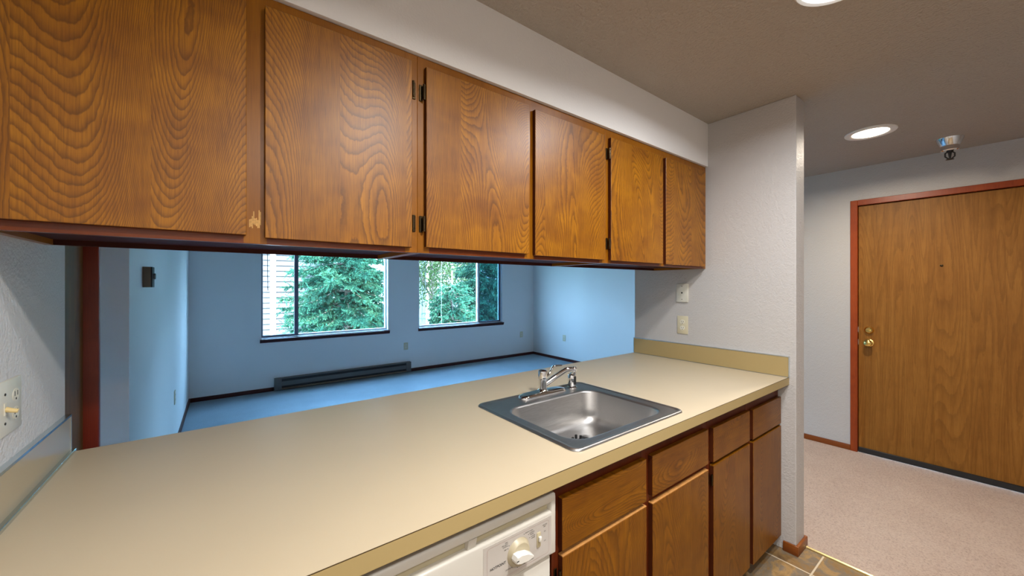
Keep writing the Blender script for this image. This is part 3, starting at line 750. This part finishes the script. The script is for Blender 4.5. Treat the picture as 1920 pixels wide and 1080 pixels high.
ra = [(kx+x, yf-.0118, kz+z) for x, z in pr]; rb = [(kx+x*.98, yf-.027, kz+z*.96) for x, z in pr]; rc = [(kx+x*.90, yf-.030, kz+z*.86) for x, z in pr]
loops(bm, [ra, rb, rc], cap0=True, cap1=True, smooth=False)
kn = obj('dial_grip', bm, M['knob_white'], dial, 'white pointer grip')
bm = new_bm(); box(bm, kx-.027, kx-.021, yf-.0304, yf-.029, kz+.002, kz+.0042); obj('pointer_mark', bm, M['ink'], kn, 'black pointer mark')
bm = new_bm(); box(bm, .6360, .6490, yf-.0035, yf+.002, .7235, .7615, .002, 2); sw = obj('rocker_switch', bm, M['recess'], w)
bm = new_bm(); box(bm, .6385, .6470, yf-.010, yf-.0035, .7400, .7530, .002, 2); obj('rocker', bm, M['knob_white'], sw)

# ------------------------------------------------------------------ outlets and plates
def plate_frame(axis, base_):
    """returns fn(u, v, d): u along wall, v up, d out of the wall"""
    bx_, by_, bz_ = base_
    return {'-x': lambda u, v_, d_: (bx_-d_, by_+u, bz_+v_), '+x': lambda u, v_, d_: (bx_+d_, by_-u, bz_+v_), '-y': lambda u, v_, d_: (bx_-u, by_-d_, bz_+v_)}[axis]
def pbox(bm, F_, u0, u1, v0, v1, d0, d1, bev=0, seg=2, mi=0):
    vs = box(bm, u0, u1, d0, d1, v0, v1, bev, seg, mi)
    for v in vs: v.co = Vector(F_(v.co.x, v.co.z, v.co.y))
def pdisc(bm, F_, u, v, r, d0, d1, n=20, sq=1.0):
    a = [bm.verts.new(F_(u+r*math.cos(2*PI*k/n), v+r*sq*math.sin(2*PI*k/n), d0)) for k in range(n)]; b = [bm.verts.new(F_(u+r*.96*math.cos(2*PI*k/n), v+r*.96*sq*math.sin(2*PI*k/n), d1)) for k in range(n)]
    for k in range(n): bm.faces.new((a[k], a[(k+1)%n], b[(k+1)%n], b[k]))
    bm.faces.new(b); bm.faces.new(list(reversed(a)))
def receptacle(F_, parent, u=0, mat='recept'):
    for v0 in (.0195, -.0195):
        bm = new_bm(); pdisc(bm, F_, u, v0, .0165, .004, .0072, 24, .86)
        r_ = obj('receptacle', bm, M[mat], parent)
        bm = new_bm()
        pbox(bm, F_, u-.0075, u-.0055, v0-.002, v0+.008, .0068, .0076); pbox(bm, F_, u+.0055, u+.0075, v0-.002, v0+.008, .0068, .0076); pdisc(bm, F_, u, v0-.0085, .0026, .0068, .0076, 10)
        obj('slots', bm, M['hole'], r_, smooth_angle=0)
def outlet(axis, base_, label, mat='almond_plate', group=None):
    t_ = thing('outlet', base_, label, 'outlet', group); F_ = plate_frame(axis, base_)
    bm = new_bm(); pbox(bm, F_, -.035, .035, -.0575, .0575, -.001, .0055, .002, 2); pbox(bm, F_, -.002, .002, -.002, .002, .005, .0066)
    obj('cover_plate', bm, M[mat], t_); receptacle(F_, t_)
    return t_
outlet('-x', (XE, 1.281, 1.143), 'almond duplex outlet on the stub wall above the right backsplash')
outlet('-y', (2.332, YW, .418), 'outlet under the wall between the two windows, right of the heater', 'heater_plate' if False else 'almond_plate')
outlet('-y', (4.724, YW, .423), 'outlet on the far wall right of the right window, near the corner')
outlet('-x', (XWR, 5.032, .42), 'outlet low on the bright right living room wall')
outlet('+x', (XWL, 4.33, .44), 'outlet low on the left living room wall near the corner')

t_ = thing('cable_plate', (XE, 1.281, 1.35), 'ivory cable wall plate with one center hole, above the almond outlet', 'wall plate'); F_ = plate_frame('-x', (XE, 1.281, 1.35))
bm = new_bm(); pbox(bm, F_, -.0385, .0385, -.0595, .0595, -.001, .012, .003, 2); cp = obj('cover_plate', bm, M['ivory_plate'], t_)
bm = new_bm(); pdisc(bm, F_, 0, 0, .0055, .0115, .0125, 16); obj('jack_hole', bm, M['hole'], t_)
for v0 in (.042, -.042):
    bm = new_bm(); pdisc(bm, F_, 0, v0, .0028, .0115, .0128, 12); obj('screw', bm, M['bronze'], t_)

t_ = thing('switch_plate', (XL, 1.273, 1.141), 'ivory double wall plate with toggle switch and outlet, above the left backsplash', 'switch'); F_ = plate_frame('+x', (XL, 1.273, 1.141))
bm = new_bm(); pbox(bm, F_, -.0575, .0575, -.0565, .0565, -.001, .0065, .0025, 2); obj('cover_plate', bm, M['ivory_plate'], t_)
receptacle(F_, t_, -.026, 'recept')
bm = new_bm(); pbox(bm, F_, .018, .030, -.013, .013, .006, .0078, .001, 1); tg = obj('switch_collar', bm, M['recept'], t_)
bm = new_bm(); tube(bm, [F_(.024, 0, .007), F_(.024, -.004, .016), F_(.024, -.006, .024)], [.0052, .0046, .0040], 10); obj('toggle', bm, M['toggle'], tg, 'yellowed toggle')
for v0 in (.030, -.030):
    bm = new_bm(); pdisc(bm, F_, .024, v0, .0028, .0063, .0076, 12); obj('screw', bm, M['bronze'], t_)

# thermostat
t_ = thing('thermostat', (XWL, 2.79, 1.44), 'small brown thermostat box on the left living room wall', 'thermostat')
bm = new_bm(); box(bm, XWL-.001, XWL+.038, 2.753, 2.826, 1.387, 1.496, .003, 2); obj('housing', bm, M['thermo'], t_)
bm = new_bm(); lathe(bm, [(.016, .0375), (.016, .046), (.013, .048)], (XWL, 2.79, 1.446), 'x', 20); obj('dial', bm, M['heater'], t_)
bm = new_bm(); box(bm, XWL+.032, XWL+.0385, 2.7525, 2.8265, 1.3875, 1.4955); obj('cover', bm, M['heater_dark'], t_)

# baseboard heater
t_ = thing('baseboard_heater', (1.458, YW, .01), 'long dark grey electric baseboard heater under the left window', 'heater')
hx0, hx1, hy = .520, 2.398, YW-.063
bm = new_bm(); box(bm, hx0+.08, hx1-.08, YW-.012, YW-.001, .012, .168); box(bm, hx0+.08, hx1-.08, hy+.012, YW-.012, .152, .168, .002, 1); box(bm, hx0+.08, hx1-.08, hy, hy+.012, .160, .168, .002, 1); obj('casing', bm, M['heater'], t_)
bm = new_bm(); box(bm, hx0+.08, hx1-.08, hy+.022, hy+.034, .03, .152); obj('heating_element', bm, M['heater_dark'], t_, 'dark grille opening')
bm = new_bm(); box(bm, hx0+.08, hx1-.08, hy, hy+.006, .062, .122, .002, 1); obj('front_panel', bm, M['heater'], t_)
bm = new_bm(); box(bm, hx0+.08, hx1-.08, hy-.002, hy+.03, .014, .034, .003, 1); obj('bottom_lip', bm, M['heater_tan'], t_)
for xa, xb in ((hx0, hx0+.08), (hx1-.08, hx1)):
    bm = new_bm(); box(bm, xa, xb, hy-.001, YW-.001, .012, .169, .003, 2); obj('end_cap', bm, M['heater'], t_)

# ------------------------------------------------------------------ ceiling fixtures
def downlight(x, y, lab, lens, power, color, group='round ceiling downlights', k=1.0):
    t_ = thing('downlight', (x, y, ZC), lab, 'ceiling light', group)
    bm = new_bm(); lathe(bm, [(.126, -.0005), (.127, -.004), (.124, -.008), (.098*k, -.010), (.090*k, -.006), (.088*k, -.002)], (x, y, ZC), 'z', 48, cap0=False, cap1=False); obj('trim_ring', bm, M['trimwhite'], t_)
    bm = new_bm(); lathe(bm, [(.089*k, -.004), (.080*k, -.0085), (.05, -.0110), (.0, -.0120)], (x, y, ZC), 'z', 40, cap0=False, cap1=False); obj('lens', bm, lens, t_, 'glowing lens')
    la = bpy.data.lights.new('downlight_lamp', 'AREA'); la.shape = 'DISK'; la.size = .15; la.energy = power; la.color = color; la.spread = R(165)
    lo = bpy.data.objects.new('downlight_lamp', la); lo.location = (0, 0, -.014); lo.parent = t_; col.objects.link(lo)
    return t_
downlight(1.572, .325, 'lit white downlight in the kitchen ceiling at the top edge of the view', M['lens_cool'], 19, (.95,.97,1), k=1.24)
downlight(.70, -.08, 'lit white downlight in the kitchen ceiling above the viewer', M['lens_cool'], 33, (1,.97,.92))
downlight(.25, -.95, 'unseen downlight added behind the viewer to brighten the soffit', M['lens_cool'], 22, (1,.95,.88))  # extra lamp out of view, added as frontal light for the soffit
downlight(3.315, .548, 'lit warm downlight in the entry hall ceiling', M['lens_warm'], 24, (1,.88,.72))
t_ = thing('fire_sprinkler', (3.89, .248, ZC), 'chrome fire sprinkler hanging from the hall ceiling by the entry door', 'sprinkler')
bm = new_bm(); lathe(bm, [(.066, -.0005), (.065, -.004), (.046, -.046), (.043, -.050), (.043, -.078), (.036, -.084), (.0, -.084)], (3.89, .248, ZC), 'z', 28, cap1=False); obj('escutcheon', bm, M['chrome'], t_)
bm = new_bm(); c0 = Vector((3.89, .248, ZC))
lathe(bm, [(.016, -.083), (.016, -.092), (.009, -.096), (.006, -.12), (.005, -.134)], c0, 'z', 16)
for sgn in (-1, 1):
    dv = Vector((.797*.0, 1, 0)).normalized() if False else Vector((.5, -.86, 0))
    tube(bm, [c0 + dv*sgn*.010 + Vector((0,0,-.088)), c0 + dv*sgn*.024 + Vector((0,0,-.098)), c0 + dv*sgn*.024 + Vector((0,0,-.120)), c0 + dv*sgn*.006 + Vector((0,0,-.138))], .0042, 8)
lathe(bm, [(.019, -.1385), (.020, -.1405), (.006, -.143)], c0, 'z', 16)
obj('sprinkler_head', bm, M['black'], t_, 'dark sprinkler head with frame arms')

# ------------------------------------------------------------------ outdoors
ZG = -3.0
bm = new_bm(); box(bm, -40, 60, YW+.3, 70, ZG-.1, ZG)
structure('ground', bm, M['ground'], 'garden ground outside below the windows', 'ground', smooth_angle=0)

def siding_house(x0, x1, y0, y1, z1, mat, lab, trims=(), step=.19):
    h = thing('neighbour_house', ((x0+x1)/2, y0, ZG), lab, 'house')
    bm = new_bm(); z = ZG
    prof = []
    while z < z1:
        prof += [(-.05, z), (0, z+step)]; z += step
    pr_ = prof + [(y1-y0, z), (y1-y0, ZG)]
    prism(bm, pr_, lambda p_: (x0, y0+p_[0], p_[1]), lambda p_: (x1, y0+p_[0], p_[1]))
    obj('siding', bm, mat, h, 'horizontal lap siding', smooth_angle=0)
    for a, b in trims:
        bm = new_bm(); box(bm, a, b, y0-.06, y0+.02, ZG, z1); obj('corner_board', bm, M['trimwhite'], h)
    bm = new_bm(); prism(bm, [(-.5, z1), ((y1-y0)/2, z1+1.6), (y1-y0+.5, z1)], lambda p_: (x0-.4, y0+p_[0], p_[1]), lambda p_: (x1+.4, y0+p_[0], p_[1])); obj('roof', bm, M['roof'], h, smooth_angle=0)
siding_house(-6.0, 3.2, 16.0, 21, 4.2, M['siding'], 'pale lap sided house seen at the left of the left window', [(1.28, 1.45), (3.1, 3.22)])
siding_house(8.2, 14.5, 18.0, 22, 4.6, M['siding_grey'], 'grey lap sided house glimpsed through the right window treetops', [(8.15, 8.3)])

def spruce_mesh(seed, H=9.0, Rm=2.6, dens=1.0, cf=1.9):
    rnd = random.Random(seed); bm = new_bm()
    def tri(a, b, c): bm.faces.new((bm.verts.new(a), bm.verts.new(b), bm.verts.new(c)))
    def needles(p0, p1, w):
        d_ = (p1-p0); L_ = d_.length
        if L_ < .02: return
        d_.normalize(); u, v_ = frame_of(d_)
        n_ = max(6, int(L_/.013))
        for k in range(n_):
            q = (k+.3*rnd.random())/n_; a = p0 + (p1-p0)*q; ang = rnd.uniform(0, 2*PI)
            side_ = u*math.cos(ang)+v_*math.sin(ang)
            ln_ = w*(1-.5*q)*rnd.uniform(.7, 1.2)
            tipn = a + side_*ln_ + d_*ln_*.9; wd = side_.cross(d_)*.0105
            tri(a-wd-d_*.006, a+wd+d_*.006, tipn)
    z = .9
    while z < H-.3:
        L = Rm*min(1, (1-z/H)*cf)**.8
        nb = max(4, int(6*dens))
        for k in range(nb):
            a = 2*PI*(k+rnd.random()*.7)/nb + z*2.1
            l_ = L*rnd.uniform(.75, 1.08)
            dirv = Vector((math.cos(a), math.sin(a), 0)); p = Vector((0, 0, z+rnd.uniform(-.1, .1))); segs = 9
            pts = [p.copy()]; slope = rnd.uniform(-.05, .12)
            for s_ in range(segs):
                q = s_/segs; sl = slope - .45*math.sin(q*PI*.75) + .35*q*q
                p = p + (dirv + Vector((0,0,sl))).normalized()*(l_/segs); pts.append(p.copy())
            tube(bm, pts, [max(.004, .022*(1-i/len(pts))) for i in range(len(pts))], 5, mi=1, caps=False)
            side0 = dirv.cross(Vector((0,0,1))); up0 = Vector((0,0,1))
            tw = 0
            tot = l_; step = .085/dens
            q = .22
            while q < 1.0:
                f_ = q*segs; i0 = min(segs-1, int(f_)); b0 = pts[i0]+(pts[i0+1]-pts[i0])*(f_-i0)
                for sg in (-1, 1):
                    tl = (.12+.55*(1-q))*min(1, l_/1.6)*rnd.uniform(.7, 1.15)
                    dd = (dirv*rnd.uniform(.6,.95) + side0*sg*rnd.uniform(.55,.95) + Vector((0,0,rnd.uniform(-.75,.12)))).normalized()
                    m1 = b0 + dd*tl*.55; e1 = m1 + (dd + Vector((0,0,-.45))).normalized()*tl*.45
                    needles(b0, m1, .040); needles(m1, e1, .036)
                    for _ in range(4 if tl > .22 else 2):
                        qq = rnd.uniform(.3, .9); s0 = b0 + dd*tl*.55*qq
                        d2 = (dd + side0*rnd.uniform(-.9,.9) + Vector((0,0,rnd.uniform(-.9,-.1)))).normalized()
                        needles(s0, s0 + d2*tl*.55, .040)
                needles(b0, b0+(pts[min(segs, i0+1)]-pts[i0]), .045)
                for _ in range(2):
                    d3 = (dirv*rnd.uniform(.1,.8) + side0*rnd.uniform(-.8,.8) + up0*rnd.uniform(-1.0,.35)).normalized()
                    needles(b0, b0 + d3*rnd.uniform(.14,.30), .042)
                q += step/max(.5, tot)*1.3
        z += .30/dens*(1 if z < H*.75 else .8)
    me = bpy.data.meshes.new('spruce_crown'); bm.to_mesh(me); bm.free()
    return me
def trunk_bm(H, r):
    bm = new_bm(); tube(bm, [(0,0,-.05), (0,0,H*.3), (.02,0,H*.6), (0,.02,H)], [r, r*.75, r*.45, .015], 12); return bm
meA = spruce_mesh(3, 9.0, 1.27, 1.5); meB = spruce_mesh(11, 4.75, 1.05, 1.6, 3.2)
for me_ in (meA, meB): me_.materials.append(M['needles']); me_.materials.append(M['bark'])
bmt = trunk_bm(4.8, .12); met = bpy.data.meshes.new('spruce_trunk'); bmt.to_mesh(met); bmt.free(); met.materials.append(M['bark'])
for p_ in met.polygons: p_.use_smooth = True
meD = meA.copy(); meD.materials.clear(); meD.materials.append(M['needles_dark']); meD.materials.append(M['bark'])
def spruce(x, y, rz, sc, me, lab):
    t_ = thing('spruce_tree', (x, y, ZG), lab, 'tree', 'spruce trees outside the windows')
    t_.rotation_euler = (0, 0, rz); t_.scale = (sc,)*3
    a = bpy.data.objects.new('needle_crown', me); col.objects.link(a); a.parent = t_
    b = bpy.data.objects.new('trunk', met); col.objects.link(b); b.parent = t_
spruce(2.16, 9.0, .4, 1.0, meA, 'spruce tree with sweeping boughs filling the left window')
spruce(4.78, 8.9, 2.0, 1.0, meB, 'lower spruce tree in front filling the bottom of the right window')
spruce(7.0, 10.9, 3.3, .95, meD, 'tall dark spruce tree filling the right part of the right window')
spruce(3.45, 13.1, 5.0, 1.0, meD, 'dark spruce tree directly behind the one in the left window')
# broadleaf tree with pale leaves behind the right window's spruces
rnd = random.Random(5); bm = new_bm()
for _ in range(9000):
    a = rnd.uniform(0, 2*PI); rr = 2.0*rnd.random()**.4; ph = math.acos(rnd.uniform(-1, 1))
    c_ = Vector((rr*math.sin(ph)*math.cos(a), rr*math.sin(ph)*math.sin(a), 5.6+1.5*rr/2*math.cos(ph)*1.5))
    u = Vector((rnd.gauss(0,1), rnd.gauss(0,1), rnd.gauss(0,1))).normalized(); v_, _w = frame_of(u); s_ = rnd.uniform(.05, .10)
    q = [bm.verts.new(c_+u*s_), bm.verts.new(c_+v_*s_*.5), bm.verts.new(c_-u*s_), bm.verts.new(c_-v_*s_*.5)]; bm.faces.new(q)
t_ = thing('broadleaf_tree', (6.9, 14.6, ZG), 'pale leafed tree glowing in the top of the right window', 'tree')
bmesh.ops.translate(bm, verts=bm.verts[:], vec=(6.9, 14.6, ZG)); obj('leaf_crown', bm, M['leaf'], t_, smooth_angle=0, fix=False)
bm = trunk_bm(5.6, .12); bmesh.ops.translate(bm, verts=bm.verts[:], vec=(6.9, 14.6, ZG))
for k in range(6):
    a = k*1.05; tube(bm, [(6.9, 14.6, ZG+3.2+k*.3), (6.9+.7*math.cos(a), 14.6+.7*math.sin(a), ZG+4.4+k*.25), (6.9+1.3*math.cos(a), 14.6+1.3*math.sin(a), ZG+5.3+k*.2)], [.05, .035, .012], 6)
obj('trunk', bm, M['bark'], t_)

# ------------------------------------------------------------------ light
wd = bpy.data.worlds.new('sky'); scene.world = wd; wd.use_nodes = True
nt = wd.node_tree; nt.nodes.clear()
bg = nt.nodes.new('ShaderNodeBackground'); ou = nt.nodes.new('ShaderNodeOutputWorld')
tc = nt.nodes.new('ShaderNodeTexCoord'); sx = nt.nodes.new('ShaderNodeSeparateXYZ'); cr = nt.nodes.new('ShaderNodeValToRGB')
nt.links.new(tc.outputs['Generated'], sx.inputs[0]); nt.links.new(sx.outputs['Z'], cr.inputs[0])
cr.color_ramp.elements[0].position = 0; cr.color_ramp.elements[0].color = (.40,.70,1.0,1); cr.color_ramp.elements[1].position = .7; cr.color_ramp.elements[1].color = (.29,.60,1.0,1)
nt.links.new(cr.outputs[0], bg.inputs[0]); bg.inputs[1].default_value = 88.0; nt.links.new(bg.outputs[0], ou.inputs[0])
su = bpy.data.lights.new('sun', 'SUN'); su.energy = 40.0; su.angle = R(2); su.color = (1,.95,.85)
so = bpy.data.objects.new('sun', su); so.rotation_euler = (R(48), 0, R(12)); col.objects.link(so)
for (x0, x1) in W:   # portals help the sky light find the two openings
    la = bpy.data.lights.new('window_portal', 'AREA'); la.shape = 'RECTANGLE'; la.size = x1-x0; la.size_y = WZ1-WZ0; la.cycles.is_portal = True
    lo = bpy.data.objects.new('window_portal', la); lo.location = ((x0+x1)/2, YW+.16, (WZ0+WZ1)/2); lo.rotation_euler = (R(-90), 0, 0); col.objects.link(lo)

# ------------------------------------------------------------------ camera
cam = bpy.data.cameras.new('camera'); co = bpy.data.objects.new('camera', cam); col.objects.link(co)
cam.sensor_width = 36; cam.lens = 709.28/1920*36; cam.shift_y = -4.05/1920; cam.clip_start = .02
co.location = (0, 0, 1.395); co.rotation_euler = (R(90), 0, -.6488); scene.camera = co

scene.view_settings.view_transform = 'Standard'; scene.view_settings.look = 'None'; scene.view_settings.exposure = 0
scene.cycles.use_denoising = True
scene.cycles.max_bounces = 10; scene.cycles.diffuse_bounces = 6; scene.cycles.glossy_bounces = 5; scene.cycles.transparent_max_bounces = 16
scene.cycles.sample_clamp_indirect = 6
